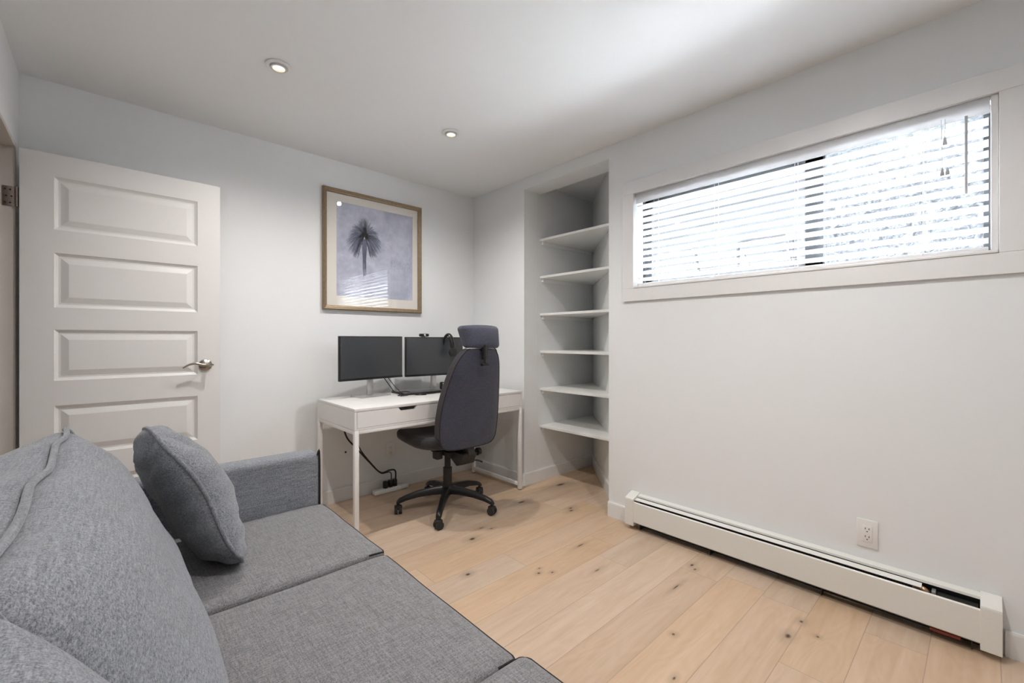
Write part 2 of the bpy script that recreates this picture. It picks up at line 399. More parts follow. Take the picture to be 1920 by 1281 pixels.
def baseboard(name, poly_pts, label):
    """board following a polyline on the floor, thickness to the left of travel"""
    mb = MB(); (x0, y0), (x1, y1) = poly_pts
    d = V((x1-x0, y1-y0, 0)); Ln = d.length; ang = math.atan2(d.y, d.x); R = Matrix.Rotation(ang, 3, 'Z')
    t = bmesh.new()
    prof = [(0, 0), (.013, 0), (.013, .088), (.010, .096), (0, .096)]
    A = [t.verts.new(V((x0, y0, 0)) + R @ V((0, u, v))) for u, v in prof]
    B = [t.verts.new(V((x0, y0, 0)) + R @ V((Ln, u, v))) for u, v in prof]
    t.faces.new(A); t.faces.new(B)
    for i in range(5): t.faces.new((A[i], A[(i+1) % 5], B[(i+1) % 5], B[i]))
    mb._add(t)
    return struct(mb.build(name, M['trim'], smooth=0), label, 'baseboard')
e = .0005
baseboard('baseboard_back', ((XW-e, YB-e), (XL+e, YB-e)), 'white baseboard under the picture wall')
baseboard('baseboard_end', ((XW-e, NY1+.001), (XW-e, YB-.015)), 'white baseboard beside the desk legs')
baseboard('baseboard_right', ((XW-e, 1.512), (XW-e, NY0)), 'short white baseboard between niche and heater')
baseboard('baseboard_window', ((XW-e, YF+.01), (XW-e, -.052)), 'white baseboard to the right of the heater')
baseboard('baseboard_niche_left', ((3.32, NY1), (XW+.005, NY1)), 'white baseboard along the niche left side')
baseboard('baseboard_niche_right', ((XW+.155, XW+.155-.835), (3.312, NY1-.003)), 'white baseboard along the slanted niche side')
baseboard('baseboard_left', ((XL+e, DY0-.02), (XL+e, YF+.01)), 'white baseboard behind the sofa')
baseboard('baseboard_front', ((XL+.02, YF+e), (XW-.02, YF+e)), 'white baseboard behind the viewer')

# door frame (jambs and head) in the left wall opening
jb = MB()
jb.box((XL-.125, DY1-.018, 0), (XL+.004, DY1+.0005, DZ), .002); jb.box((XL-.125, DY0, 0), (XL+.004, DY0+.018, DZ), .002)
jb.box((XL-.125, DY0, DZ-.018), (XL+.004, DY1, DZ+.0005), .002)
jb.box((XL-.085, DY1-.030, 0), (XL-.045, DY1-.018, DZ-.018), .002)
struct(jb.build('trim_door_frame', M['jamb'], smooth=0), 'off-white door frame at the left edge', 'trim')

# window trim: casing boards and reveal
cs = MB(); cw = .08; ct = .014
cs.box((XW-ct, WY0-cw, WZ0-cw), (XW-e, WY1+cw, WZ0), .002)
cs.box((XW-ct, WY0-cw, WZ1), (XW-e, WY1+cw, WZ1+cw), .002)
cs.box((XW-ct, WY0-cw, WZ0), (XW-e, WY0, WZ1), .002); cs.box((XW-ct, WY1, WZ0), (XW-e, WY1+cw, WZ1), .002)
struct(cs.build('trim_window_casing', M['trim'], smooth=0), 'flat white casing around the long high window', 'trim')
win = MB(); FX0, FX1 = XW+.095, XW+.148
# dark outer frame
for a, b in (((WY0, WZ0), (WY1, WZ0+.022)), ((WY0, WZ1-.008), (WY1, WZ1)), ((WY0, WZ0), (WY0+.040, WZ1)), ((WY1-.022, WZ0), (WY1, WZ1))):
    win.box((FX0, a[0]+e, a[1]+e), (FX1, b[0]-e, b[1]-e), .002)
wino = struct(win.build('window_1', M['win_dark'], smooth=0), 'long high sliding window with a dark frame', 'window')
YM0, YM1 = .524, .600
sa = MB()
for a, b in (((YM0, WZ0+.022), (WY1-.022, WZ0+.055)), ((YM0, 1.995), (WY1-.022, WZ1-.009)), ((YM0, WZ0+.022), (YM1, WZ1-.009)), ((WY1-.062, WZ0+.022), (WY1-.022, WZ1-.009))):
    sa.box((FX0+.004, a[0], a[1]), (FX0+.024, b[0], b[1]), .002)
sa = sa.build('sash', M['win_dark'], wino, smooth=0)
MB().box((FX0+.012, YM1, WZ0+.055), (FX0+.016, WY1-.062, 1.995)).build('pane', M['glass'], sa, smooth=0)
sb = MB()
for a, b in (((WY0+.022, WZ0+.022), (YM0+.03, WZ0+.04)), ((WY0+.022, 2.062), (YM0+.03, WZ1-.009)), ((YM0+.0, WZ0+.022), (YM0+.03, WZ1-.009)), ((WY0+.022, WZ0+.022), (WY0+.036, WZ1-.009))):
    sb.box((FX0+.026, a[0], a[1]), (FX0+.046, b[0], b[1]), .002)
sb = sb.build('sash', M['win_dark'], wino, smooth=0)
MB().box((FX0+.034, WY0+.036, WZ0+.04), (FX0+.038, YM0, 2.062)).build('pane', M['glass'], sb, smooth=0)
MB().box((XW+.001, WY0+e, WZ0+.0125), (FX0-.001, WY0+.020, WZ1-e), .002).build('jamb_liner', M['trim'], wino, smooth=0)
sl = MB().box((XW-.018, WY0+.001, WZ0), (FX0, WY1-.001, WZ0+.012), .003)
sl.build('window_sill', M['trim'], wino, smooth=0)

# ------------------------------------------------------------------ blind
bx = XW+.036
bl = thing('window_blind', 'white horizontal slat blind hanging in the long high window', 'blind', (bx, .72, 2.07))
MB().box((bx-.031, WY0+.022, 2.012), (bx-.024, WY1-.006, 2.074), .002).build('valance', M['slat'], bl)
MB().box((bx-.022, WY0+.024, 2.035), (bx+.026, WY1-.01, 2.072), .002).build('headrail', M['trim'], bl)
nsl = 12; z0s, dzs = 1.992, .0412
sm = MB(); tilt = math.radians(14)
zs = [z0s - k*dzs for k in range(nsl)]
y0, y1 = WY0+.026, WY1-.012
for z in zs:
    def fn(a, b):
        t = (a-.5)*.050; cam = .0028*(1-(2*a-1)**2)
        return V((bx + t*math.cos(tilt) + 0, y0+(y1-y0)*b, z - t*math.sin(tilt) + cam))
    def fn2(a, b): q = fn(a, b); q.z -= .0022; return q
    n0 = len(sm.bm.verts); sm.grid_fn(6, 1, fn); sm.grid_fn(6, 1, fn2)
    sm.bm.verts.ensure_lookup_table()
    vs = sm.bm.verts[n0:]; A = vs[:14]; B = vs[14:]
    for q in (0, 1):
        for i in range(6): sm.bm.faces.new((A[2*i+q], A[2*i+2+q], B[2*i+2+q], B[2*i+q]))
    for i in (0, 6): sm.bm.faces.new((A[2*i], A[2*i+1], B[2*i+1], B[2*i]))
sm.build('slats', M['slat'], bl, smooth=30)
MB().box((bx-.025, y0, 1.496), (bx+.025, y1, 1.512), .004).build('bottom_rail', M['trim'], bl)
for yy in (.17, .62, 1.0, 1.36):
    c = MB()
    for dx in (-.027, .027): c.tube([(bx+dx, yy, 2.03), (bx+dx, yy, 1.50)], .0009, 6)
    for z in zs: c.tube([(bx-.027, yy, z-.006), (bx+.027, yy, z-.006)], .0006, 5)
    c.build('ladder_cord', M['cord'], bl)
MB().tube([(bx-.036, .047, 2.02), (bx-.037, .047, 1.72)], .0045, 8).build('tilt_wand', M['wand'], bl)
pc = MB().tube([(bx-.034, .105, 2.03), (bx-.034, .105, 1.94)], .0012, 6); pc.tube([(bx-.034, .115, 2.03), (bx-.034, .113, 1.82)], .0012, 6)
pc = pc.build('pull_cord', M['cord'], bl)
for y, z in ((.105, 1.94), (.113, 1.82), (.098, 1.82)):
    MB().lathe([(.002, .018), (.004, .014), (.0075, -.008), (.006, -.012), (0, -.012)], (bx-.034, y, z), 14).build('cord_tassel', M['wand'], pc)

# ------------------------------------------------------------------ outside the window: snow-covered window well
def snow_h(y, z): return .10*noise.noise(V((y*1.7, z*2.1, 4))) + .05*noise.noise(V((y*6, z*6, 9))) + .02*noise.noise(V((y*17, z*17, 2)))
sn = MB()
sn.grid_fn(90, 60, lambda a, b: V((3.75 + .25*b + snow_h(-2.6+6.6*a, 1.2+1.9*b), -2.6+6.6*a, 1.15+1.75*b)))
struct(sn.build('wall_window_well', M['bank'], smooth=180), 'rough frost-covered stone bank outside the window', 'stone bank')
g = MB(); g.grid_fn(60, 20, lambda a, b: V((XW+.151+1.5*b, -2.6+4.25*a, 1.36+.03*noise.noise(V((a*20, b*6, 1)))+.05*b)))
struct(g.build('ground_window_well', M['snow'], smooth=180), 'snow on the ground outside the window', 'snow')
for k, (ya, yb, lab) in enumerate(((1.656, 1.375, 'black metal hoop stand in the snow, seen through the left end of the blind'),
                                   (1.09, .79, 'black metal hoop stand in the snow, seen beside the dark window mullion'))):
    t = thing('hoop_stand', lab, 'outdoor stand', (3.02, (ya+yb)/2, 1.40), 'black hoop stands outside the window')
    f = MB()
    f.tube(smooth_path([(3.08, ya+.035, 1.37), (3.02, ya+.005, 1.72), (3.0, ya-.012, 1.78), (3.0, (ya+yb)/2, 1.785), (3.0, yb+.012, 1.78), (3.02, yb-.005, 1.72), (3.08, yb-.035, 1.37)], 6), .014, 8)
    f.build('hoop_frame', M['black'], t)
    f = MB()
    f.tube(smooth_path([(3.22, ya+.0, 1.38), (3.14, ya-.03, 1.62), (3.02, ya-.02, 1.74)], 5), .007, 8); f.build('rear_strut', M['black'], t); f = MB(); f.tube(smooth_path([(3.22, yb+.0, 1.38), (3.14, yb+.03, 1.62), (3.02, yb+.02, 1.74)], 5), .007, 8)
    f.build('rear_strut', M['black'], t)
    MB().box((2.985, yb+.02, 1.786), (3.015, ya-.10, 1.80), .004).build('grip', M['black_matt'], t)

# ------------------------------------------------------------------ niche shelves
SX = XW+.18
first = None
places = ['lowest of the six, above the niche floor', 'second from the bottom', 'third from the bottom', 'at eye level, fourth from the bottom', 'second from the top', 'topmost of the six, under the header']
for k, z in enumerate((.458, .763, 1.070, 1.376, 1.682, 1.988)):
    if first is None:
        yr = SX-.835
        s = MB().prism([(SX, NY1-.001), (3.312, NY1-.001), (SX, NY1-.001-(3.312-SX))], 'z', -.019, 0, .0015)
        s = s.build('corner_shelf', M['shelf'], smooth=0); s.location.z = z
        c1 = MB().box((SX+.02, NY1-.022, -.047), (3.27, NY1-.0005, -.0195), .001).build('cleat', M['shelf'], smooth=0)
        q = MB(); R = Matrix.Rotation(PI/4, 3, 'Z')
        q.box((0, 0, -.047), (.90, .018, -.0195), .001, R, (0, 0, 0))
        for v in q.bm.verts: v.co += V((SX+.02+.012, NY1-.001-(3.312-SX)+.02-.012, 0))
        c2 = q.build('cleat', M['shelf'], smooth=0)
        c1.parent = s; c2.parent = s; first = (s, [c1, c2]); cur = s
    else:
        cur = first[0].copy(); C.objects.link(cur); cur.location.z = z
        for c in first[1]:
            d = c.copy(); C.objects.link(d); d.parent = cur
    tag(cur, 'white triangular shelf in the wall niche, ' + places[k], 'shelf', 'white corner shelves in the niche')

# ------------------------------------------------------------------ door
dx0, dx1, dyf, dyb = -.305, .468, 2.995, 3.03
pz = [(1.684, 1.935), (1.314, 1.573), (.964, 1.208), (.600, .845), (.230, .480)]
px0, px1 = -.195, .362; dz0, dz1 = .012, 2.042
def door_face(mb, y, sgn):
    xs = [dx0, px0, px1, dx1]; zz = [dz0]
    for a, b in reversed(pz): zz += [a, b]
    zz.append(dz1)
    q = lambda x, z, d=0: mb.bm.verts.new((x, y + sgn*d, z))
    def quad(x0, x1, z0, z1, d0=0): mb.bm.faces.new((q(x0, z0, d0), q(x1, z0, d0), q(x1, z1, d0), q(x0, z1, d0)))
    for i in range(3):
        for j in range(len(zz)-1):
            if i == 1 and j % 2 == 1:
                x0, x1, z0, z1 = xs[1], xs[2], zz[j], zz[j+1]
                lev = [(0, 0), (.004, -.004), (.014, -.010), (.022, -.010), (.046, -.0025), (.050, -.0015)]
                for (i0, d0), (i1, d1) in zip(lev, lev[1:]):
                    a = [(x0+i0, z0+i0), (x1-i0, z0+i0), (x1-i0, z1-i0), (x0+i0, z1-i0)]
                    b = [(x0+i1, z0+i1), (x1-i1, z0+i1), (x1-i1, z1-i1), (x0+i1, z1-i1)]
                    for k in range(4):
                        m = (k+1) % 4
                        mb.bm.faces.new((q(*a[k], d0), q(*a[m], d0), q(*b[m], d1), q(*b[k], d1)))
                quad(x0+.050, x1-.050, z0+.050, z1-.050, -.0015)
            else: quad(xs[i], xs[i+1], zz[j], zz[j+1])
d = MB(); door_face(d, dyf, -1); door_face(d, dyb, 1)
for a, b in (((dx0, dz0), (dx0, dz1)), ((dx1, dz0), (dx1, dz1)), ((dx0, dz0), (dx1, dz0)), ((dx0, dz1), (dx1, dz1))):
    d.bm.faces.new([d.bm.verts.new(p) for p in ((a[0], dyf, a[1]), (b[0], dyf, b[1]), (b[0], dyb, b[1]), (a[0], dyb, a[1]))])
door = d.build('door_1', M['door'], smooth=0, weld=True)
struct(door, 'white five-panel door standing open against the wall', 'door')
hz, hx = 1.017, .398
hd = MB()
RX = Matrix.Rotation(PI/2, 3, 'X')
hd.lathe([(0, .020), (.012, .020), (.022, .014), (.031, .008), (.033, 0), (0, 0)], (hx, dyf, hz), 32, Matrix.Rotation(PI/2, 3, 'X'))
hd.lathe([(.010, .018), (.0095, .052), (.012, .058), (.012, .066), (0, .068)], (hx, dyf, hz), 24, RX)
hd = hd.build('door_handle', M['nickel'], door)
lv = MB(); lp = smooth_path([(hx+.004, dyf-.058, hz), (hx-.02, dyf-.060, hz+.003), (hx-.05, dyf-.058, hz+.012), (hx-.08, dyf-.055, hz+.006), (hx-.108, dyf-.052, hz-.012)], 6)
lv.tube(lp, [.0095 - .0055*i/(len(lp)-1) for i in range(len(lp))], 12)
lv.build('lever', M['nickel'], hd)
MB().box((dx1-.001, dyf+.006, hz-.028), (dx1+.0015, dyb-.006, hz+.028), .0005).build('latch_plate', M['nickel'], door)
MB().box((dx1-.038, dyf-.0015, hz-.004), (dx1-.030, dyf+.001, hz+.004), .0005).build('latch_screw', M['grey_metal'], door)
for z in (1.815, .22):
    hg = MB(); hg.box((XL-.036, DY1-.0215, z-.045), (XL+.002, DY1-.0185, z+.045), .0008)
    hg.tube([(XL+.008, DY1-.024, z-.045), (XL+.008, DY1-.024, z+.045)], .006, 12)
    hg = hg.build('hinge', M['hinge'], door)
    for a in (-.028, -.012):
        for b in (-.03, 0, .03): 
            MB().lathe([(0, .0015), (.0035, .001), (.0035, 0)], (XL+a+.004*(b == 0), DY1-.0218, z+b), 10, RX).build('screw', M['gap'], hg)

# ------------------------------------------------------------------ picture
PX0, PX1, PZ0, PZ1 = 1.088, 1.872, 1.374, 2.235
pic = thing('picture_frame', 'gold-framed print of a palm tree hanging on the wall above the monitors', 'picture', ((PX0+PX1)/2, YB, PZ0))
fr = MB(); fw = .030; prof = [(0, 0), (0, .024), (.006, .030), (.013, .026), (.018, .020), (.026, .017), (fw, .012), (fw, 0)]
def ring(i): return [(PX0+i, PZ0+i), (PX1-i, PZ0+i), (PX1-i, PZ1-i), (PX0+i, PZ1-i)]
for (i0, h0), (i1, h1) in zip(prof, prof[1:]):
    a, b = ring(i0), ring(i1)
    for k in range(4):
        m = (k+1) % 4
        fr.bm.faces.new([fr.bm.verts.new((p[0], YB-.001-h, p[1])) for p, h in ((a[k], h0), (a[m], h0), (b[m], h1), (b[k], h1))])
fr.build('frame', M['frame'], pic, smooth=0, weld=True)
AX0, AX1, AZ0, AZ1 = 1.188, 1.797, 1.474, 2.150
mbd = MB(); yq = YB-.007
for a, b in (((PX0+.02, PZ0+.02), (AX0, PZ1-.02)), ((AX1, PZ0+.02), (PX1-.02, PZ1-.02)), ((AX0, PZ0+.02), (AX1, AZ0)), ((AX0, AZ1), (AX1, PZ1-.02))):
    mbd.box((a[0], yq, a[1]), (b[0], yq+.004, b[1]))
mbd.build('mat', M['mat_board'], pic, smooth=0)
ar = MB(); ar.box((AX0-.003, yq+.002, AZ0-.003), (AX1+.003, yq+.0045, AZ1+.003), mi=0)
ya = yq+.0016; rnd = random.Random(5)
def stroke(pts, w0, w1, mi, y):
    pts = [V((p[0], 0, p[1])) for p in pts]; n = len(pts); prev = None
    for i, p in enumerate(pts):
        t = (pts[min(i+1, n-1)] - pts[max(i-1, 0)]).normalized(); nn = V((-t.z, 0, t.x)); w_ = w0+(w1-w0)*i/(n-1)
        a = ar.bm.verts.new((p.x+nn.x*w_, y, p.z+nn.z*w_)); b = ar.bm.verts.new((p.x-nn.x*w_, y, p.z-nn.z*w_))
        if prev: f = ar.bm.faces.new((prev[0], prev[1], b, a)); f.material_index = mi
        prev = (a, b)
cxp, czp = 1.395, 1.935
for k in range(26):                          # trunk hatching
    x = cxp-.022+.044*k/25
    stroke([(x, 1.91), (x*.6+cxp*.4+rnd.uniform(-.004, .004), 1.76), (x*.62+cxp*.38, 1.66+rnd.uniform(-.04, .03))], .0016, .0006, 1 if k % 3 else 2, ya-.0002*(k % 3))
for k in range(380):                         # fronds
    a = rnd.uniform(-.38*PI, 1.38*PI)
    ln = rnd.uniform(.10, .165) * (1 if math.sin(a) < .2 else .95)
    dx, dz = math.cos(a), math.sin(a)
    droop = (.055 if dz > 0 else .05) * (abs(dx)+.15)
    p = [(cxp + dx*ln*t*(1.0-.15*t), czp + dz*ln*t - droop*t*t) for t in (0, .25, .5, .75, 1)]
    stroke(p, .0029, .0008, 1 if rnd.random() < .68 else 2, ya - .0002*(k % 4))
    if k % 2 == 0:
        for t in (.35, .5, .65, .8):
            q = (cxp+dx*ln*t*(1-.15*t), czp+dz*ln*t-droop*t*t)
            stroke([q, (q[0]+rnd.uniform(-.02, .02), q[1]-rnd.uniform(.012, .03))], .0012, .0004, 2 if rnd.random() < .5 else 1, ya-.0003)
for k in range(46):                          # faint shrubs to the right
    x = rnd.uniform(1.60, 1.78); z = 1.74+rnd.uniform(-.03, .035)
    stroke([(x, z), (x+rnd.uniform(-.02, .02), z+rnd.uniform(-.02, .02))], .0014, .0006, 2, ya)
ar.build('print', [M['art'], M['ink'], M['ink_light']], pic, smooth=0)
def pic_glass():
    m = bpy.data.materials.new('picture_glass'); m.use_nodes = True
    N = m.node_tree.nodes; L = m.node_tree.links; N.remove(N['Principled BSDF'])
    t = N.new('ShaderNodeBsdfTransparent'); g = N.new('ShaderNodeBsdfGlossy'); g.inputs['Roughness'].default_value = .015
    s = N.new('ShaderNodeMixShader'); L.new(facing_fac(N, L, 1), s.inputs[0]); L.new(t.outputs[0], s.inputs[1]); L.new(g.outputs[0], s.inputs[2])
    L.new(s.outputs[0], N['Material Output'].inputs['Surface']); return m
MB().box((PX0+.022, YB-.0115, PZ0+.022), (PX1-.022, YB-.0098, PZ1-.022)).build('glass', pic_glass(), pic, smooth=0)

# ------------------------------------------------------------------ recessed lights
def pot(x, y, label):
    t = thing('recessed_light', label, 'ceiling light', (x, y, H), 'recessed ceiling lights')
    MB().lathe([(.054, -.0005), (.056, -.006), (.050, -.010), (.040, -.009), (.036, -.004), (.034, -.0008)], (x, y, H), 48).build('trim_ring', M['trim'], t)
    MB().lathe([(.036, -.003), (.033, -.014), (.027, -.015), (.027, -.006), (.034, -.002)], (x, y, H), 40).build('gimbal', M['silver'], t)
    MB().lathe([(0, -.011), (.02, -.010), (.027, -.006), (.027, -.003), (0, -.003)], (x, y, H), 32).build('lens', M['bulb'], t)
    l = bpy.data.lights.new('downlight', 'SPOT'); l.energy = 1.5; l.color = (1, .955, .91); l.spot_size = math.radians(160); l.spot_blend = 1; l.shadow_soft_size = .018
    o = bpy.data.objects.new('downlight', l); C.objects.link(o); o.location = (x, y, H-.03)
pot(.58, 2.235, 'lit round recessed ceiling light nearer the door, larger in view')
pot(1.55, 2.235, 'lit round recessed ceiling light nearer the picture corner and niche')
for x, y, q in ((.58, .45, 'sofa'), (1.55, .45, 'heater')):  # two more ceiling lights, out of view, added to help light the room
    pot(x, y, 'lit round recessed ceiling light above the %s side, unseen, added to help light the room' % q)

# ------------------------------------------------------------------ desk
X0, X1, Y0, Y1, ZT = 1.022, 2.345, 2.425, 3.03, .764
dk = thing('desk', 'white two-drawer desk with slim metal legs below the picture', 'desk', ((X0+X1)/2, (Y0+Y1)/2, 0))
MB().box((X0, Y0, ZT-.018), (X1, Y1, ZT), .002).build('tabletop', M['desk'], dk)
c = MB(); zb = .640
c.box((X0, Y0, zb), (X0+.014, Y1, ZT-.0185), .001); c.box((X1-.014, Y0, zb), (X1, Y1, ZT-.0185), .001)
c.box((X0+.0145, Y1-.016, zb), (X1-.0145, Y1, ZT-.0185), .001); c.box((X0+.0145, Y0+.02, zb), (X1-.0145, Y1-.017, zb+.008))
c.box((X0+.0145, Y0+.001, zb), (X1-.0145, Y0+.019, zb+.012), .001)
c.build('carcass', M['desk'], dk, smooth=0)
xm = (X0+X1)/2
for a, b in ((X0+.016, xm-.0015), (xm+.0015, X1-.016)):
    m_ = (a+b)/2; zl, zh = zb+.0135, ZT-.0195
    dr = MB().prism([(a, zl), (b, zl), (b, zh), (m_+.065, zh), (m_+.048, zh-.020), (m_-.048, zh-.020), (m_-.065, zh), (a, zh)], 'y', Y0+.0005, Y0+.017)
    dr = dr.build('drawer', M['desk'], dk, smooth=0)
    MB().box((m_-.07, Y0+.018, zh-.03), (m_+.07, Y0+.021, zh), 0).build('grip_recess', M['gap'], dr, smooth=0)
for x in (X0, X1-.026):
    for y in (Y0, Y1-.026):
        lg = MB(); lg.box((x, y, .006), (x+.026, y+.026, zb-.0005), .002); lg.build('leg', M['desk_metal'], dk)
        MB().box((x+.003, y+.003, 0), (x+.023, y+.023, .0055), .001).build('foot', M['black_matt'], dk)
for x in (X0, X1-.026):
    MB().box((x+.001, Y0+.0265, .03), (x+.025, Y1-.0265, .055), .002).build('stretcher', M['desk_metal'], dk)
    MB().box((x+.001, Y0+.0265, zb-.026), (x+.025, Y1-.0265, zb-.001), .002).build('side_rail', M['desk_metal'], dk)
MB().box((X0+.027, Y0+.001, zb-.022), (X1-.027, Y0+.018, zb-.001), .002).build('front_rail', M['desk_metal'], dk)

# ------------------------------------------------------------------ monitors
def monitor(pa, pb, zb_, zt, label, web=False):
    a = V((pa[0], pa[1], 0)); b = V((pb[0], pb[1], 0)); c_ = (a+b)/2; W = (b-a).length; ang = math.atan2(b.y-a.y, b.x-a.x)
    R = Matrix.Rotation(ang, 3, 'Z'); t = thing('monitor', label, 'monitor', (c_.x, c_.y+.06, ZT), 'wide black monitors on the desk')
    def P(x, y, z): return c_ + R @ V((x, y, 0)) + V((0, 0, z))
    def bb(name, lo, hi, m, bev=0):
        q = MB(); q.box(lo, hi, bev)
        for v in q.bm.verts: v.co = P(v.co.x, v.co.y, v.co.z)
        return q.build(name, m, t)
    bb('housing', (-W/2, .002, zb_), (W/2, .022, zt), M['black'], .003)
    bb('rear_bulge', (-W*.28, .0225, zb_+.05), (W*.28, .05, zt-.06), M['black_matt'], .008)
    bb('bezel', (-W/2, -.0005, zb_), (W/2, .0015, zb_+.014), M['black'], .0005)
    bb('screen', (-W/2+.006, -.0008, zb_+.015), (W/2-.006, .0018, zt-.006), M['screen'])
    bb('stand_neck', (-.022, .030, ZT+.009), (.022, .046, zb_+.08), M['silver'], .003)
    bb('stand_base', (-.115, -.05, ZT+.0002), (.115, .10, ZT+.008), M['silver'], .003)
    return P
P1 = monitor((1.105, 2.865), (1.600, 2.935), .883, 1.184, 'black monitor at the left end of the desk with a bare screen')
P2 = monitor((1.622, 2.930), (2.118, 2.885), .880, 1.180, 'black monitor beside the corner, carrying the webcam and headphones')
# webcam
wc = P2(-.10, 0, 1.18)
t = thing('webcam', 'small black webcam clipped on top of the right monitor', 'webcam', (wc.x, wc.y, 1.181))
MB().box((wc.x-.038, wc.y-.016, 1.184), (wc.x+.038, wc.y+.012, 1.206), .006).build('camera_body', M['black'], t)
MB().lathe([(0, .004), (.007, .003), (.009, 0)], (wc.x, wc.y-.0165, 1.195), 18, RX).build('camera_lens', M['silver'], t)
MB().box((wc.x-.012, wc.y-.006, 1.1805), (wc.x+.012, wc.y+.022, 1.1835), .001).build('clip', M['black_matt'], t)
# headphones hanging over the monitor's top edge
hp = P2(.105, 0, 0)
t = thing('headphones', 'black headphones hooked over the top of the right monitor', 'headphones', (hp.x, hp.y-.01, 1.185))
band = []
for i in range(17):
    a = PI*i/16
    band.append((hp.x-.012+.014*math.cos(a)+.0, hp.y-.028-.045*math.cos(a), 1.085+.115*math.sin(a)))
MB().tube(band, .0115, 10, sx=1, sy=1.6).build('headband', M['black'], t)
for sg, nm in ((1, 0), (-1, 1)):
    cc = V((hp.x+.012*(1 if sg < 0 else 0), hp.y-.030-.045*sg, 1.062))
    e_ = MB(); e_.lathe([(0, -.014), (.030, -.013), (.036, -.004), (.034, .010), (.020, .014), (0, .014)], tuple(cc), 28, RX)
    e_.build('ear_cup', M['black_matt'], t)
# laptop dock and cables on the desk
t = thing('laptop', 'closed dark laptop lying between the monitor stands', 'laptop', (1.72, 2.83, ZT))
MB().box((1.535, 2.775, ZT+.0125), (1.895, 2.985, ZT+.020), .003).build('lid', M['grey_metal'], t)
MB().box((1.535, 2.775, ZT+.0003), (1.895, 2.985, ZT+.012), .003).build('body', M['black'], t)
def cable(name, pts, r, m, label, n=8):
    return tag(MB().tube(smooth_path(pts, n), r, 8).build(name, m), label, 'cable')
z_ = ZT+.004
cable('cable', [(1.44, 2.93, .90), (1.47, 2.88, .83), (1.50, 2.85, .785), (1.56, 2.80, z_+.022), (1.60, 2.75, z_), (1.66, 2.70, z_)], .0033, M['black'], 'thick black cable from the left monitor down over the laptop')
cable('cable', [(1.47, 2.93, .90), (1.52, 2.90, .82), (1.535, 2.86, .79), (1.52, 2.82, z_+.002), (1.49, 2.80, z_), (1.50, 2.76, z_), (1.54, 2.75, z_+.001)], .0028, M['black'], 'thin black cable curling beside the left monitor stand')
cable('cable', [(1.49, 2.76, z_), (1.52, 2.735, z_+.012), (1.60, 2.725, z_+.012), (1.68, 2.74, z_), (1.78, 2.73, z_+.003), (1.88, 2.74, z_), (1.96, 2.76, z_+.004)], .0045, M['black'], 'black cable lying along the front of the laptop')
t = thing('desk_gadget', 'small black two-eyed gadget with cables behind the chair back on the desk', 'gadget', (1.86, 2.74, ZT+.021))
MB().box((1.84, 2.78, ZT+.0205), (1.872, 2.81, ZT+.075), .008).build('body', M['black'], t)
for dz in (.045, .062): MB().lathe([(0, .004), (.006, .003), (.007, 0)], (1.856, 2.779, ZT+dz), 14, RX).build('eye', M['silver'], t)

# cables under the desk, outlet, power strip
bk = YB-.03
cable('cable', [(1.14, 2.96, .645), (1.17, 2.98, .58), (1.22, 3.02, .47), (1.30, 3.05, .38), (1.40, 3.06, .26), (1.49, 3.065, .165), (1.56, 3.06, .17), (1.60, 3.05, .16), (1.605, 3.05, .09)], .006, M['black'], 'black power cord hanging under the left side of the desk')
cable('cable', [(1.22, 2.94, .645), (1.24, 2.98, .56), (1.29, 3.03, .45), (1.34, 3.06, .35), (1.44, 3.07, .22), (1.50, 3.075, .155), (1.57, 3.07, .15), (1.575, 3.06, .09)], .004, M['black'], 'thinner black power cord crossing behind the thick one under the desk')
cable('cable', [(1.605, YB-.02, .285), (1.60, YB-.05, .25), (1.55, YB-.04, .20), (1.48, YB-.035, .15), (1.42, YB-.04, .08), (1.45, YB-.045, .035)], .0025, M['plate'], 'thin white power cord from the wall outlet to the power strip')
t = thing('power_strip', 'white power strip with black plugs on the floor under the desk', 'power strip', (1.57, 3.085, 0))
MB().box((1.44, 3.055, .002), (1.72, 3.105, .034), .006).build('strip_body', M['plate'], t)
for x in (1.535, 1.575, 1.612): MB().box((x-.014, 3.063, .0345), (x+.014, 3.097, .088), .005).build('plug', M['black'], t)
tag(MB().lathe([(0, 0), (.006, .001), (.007, .004), (.005, .006), (0, .007)], (1.255, YB, .345), 14, RX).build('cable_clip', M['black']), 'tiny black clip on the wall under the desk', 'cable clip')

def outlet(name, O, axis, label):
    """O = plate centre on the wall; axis 'x' faces -X, 'y' faces -Y"""
    t = thing(name, label, 'outlet', O)
    def bb(nm, u0, u1, z0, z1, d0, d1, m, bev=0, par=None):
        q = MB()
        if axis == 'x': q.box((O[0]-d1, O[1]+u0, O[2]+z0), (O[0]-d0, O[1]+u1, O[2]+z1), bev)
        else: q.box((O[0]+u0, O[1]-d1, O[2]+z0), (O[0]+u1, O[1]-d0, O[2]+z1), bev)
        return q.build(nm, m, par or t)
    bb('cover_plate', -.036, .036, -.060, .060, .0005, .006, M['plate'], .002)
    bb('receptacle', -.017, .017, -.034, .034, .0062, .0085, M['plate'], .001)
    for z in (.017, -.017):
        for u in (-.0065, .0065): bb('slot', u-.0012, u+.0012, z+.001, z+.009, .0086, .0089, M['gap'])
        bb('slot', -.0022, .0022, z-.009, z-.005, .0086, .0089, M['gap'])
outlet('outlet', (XW, .344, .318), 'x', 'white double outlet on the wall above the baseboard heater')
outlet('outlet', (1.605, YB, .300), 'y', 'white double outlet on the wall in the shade under the desk')

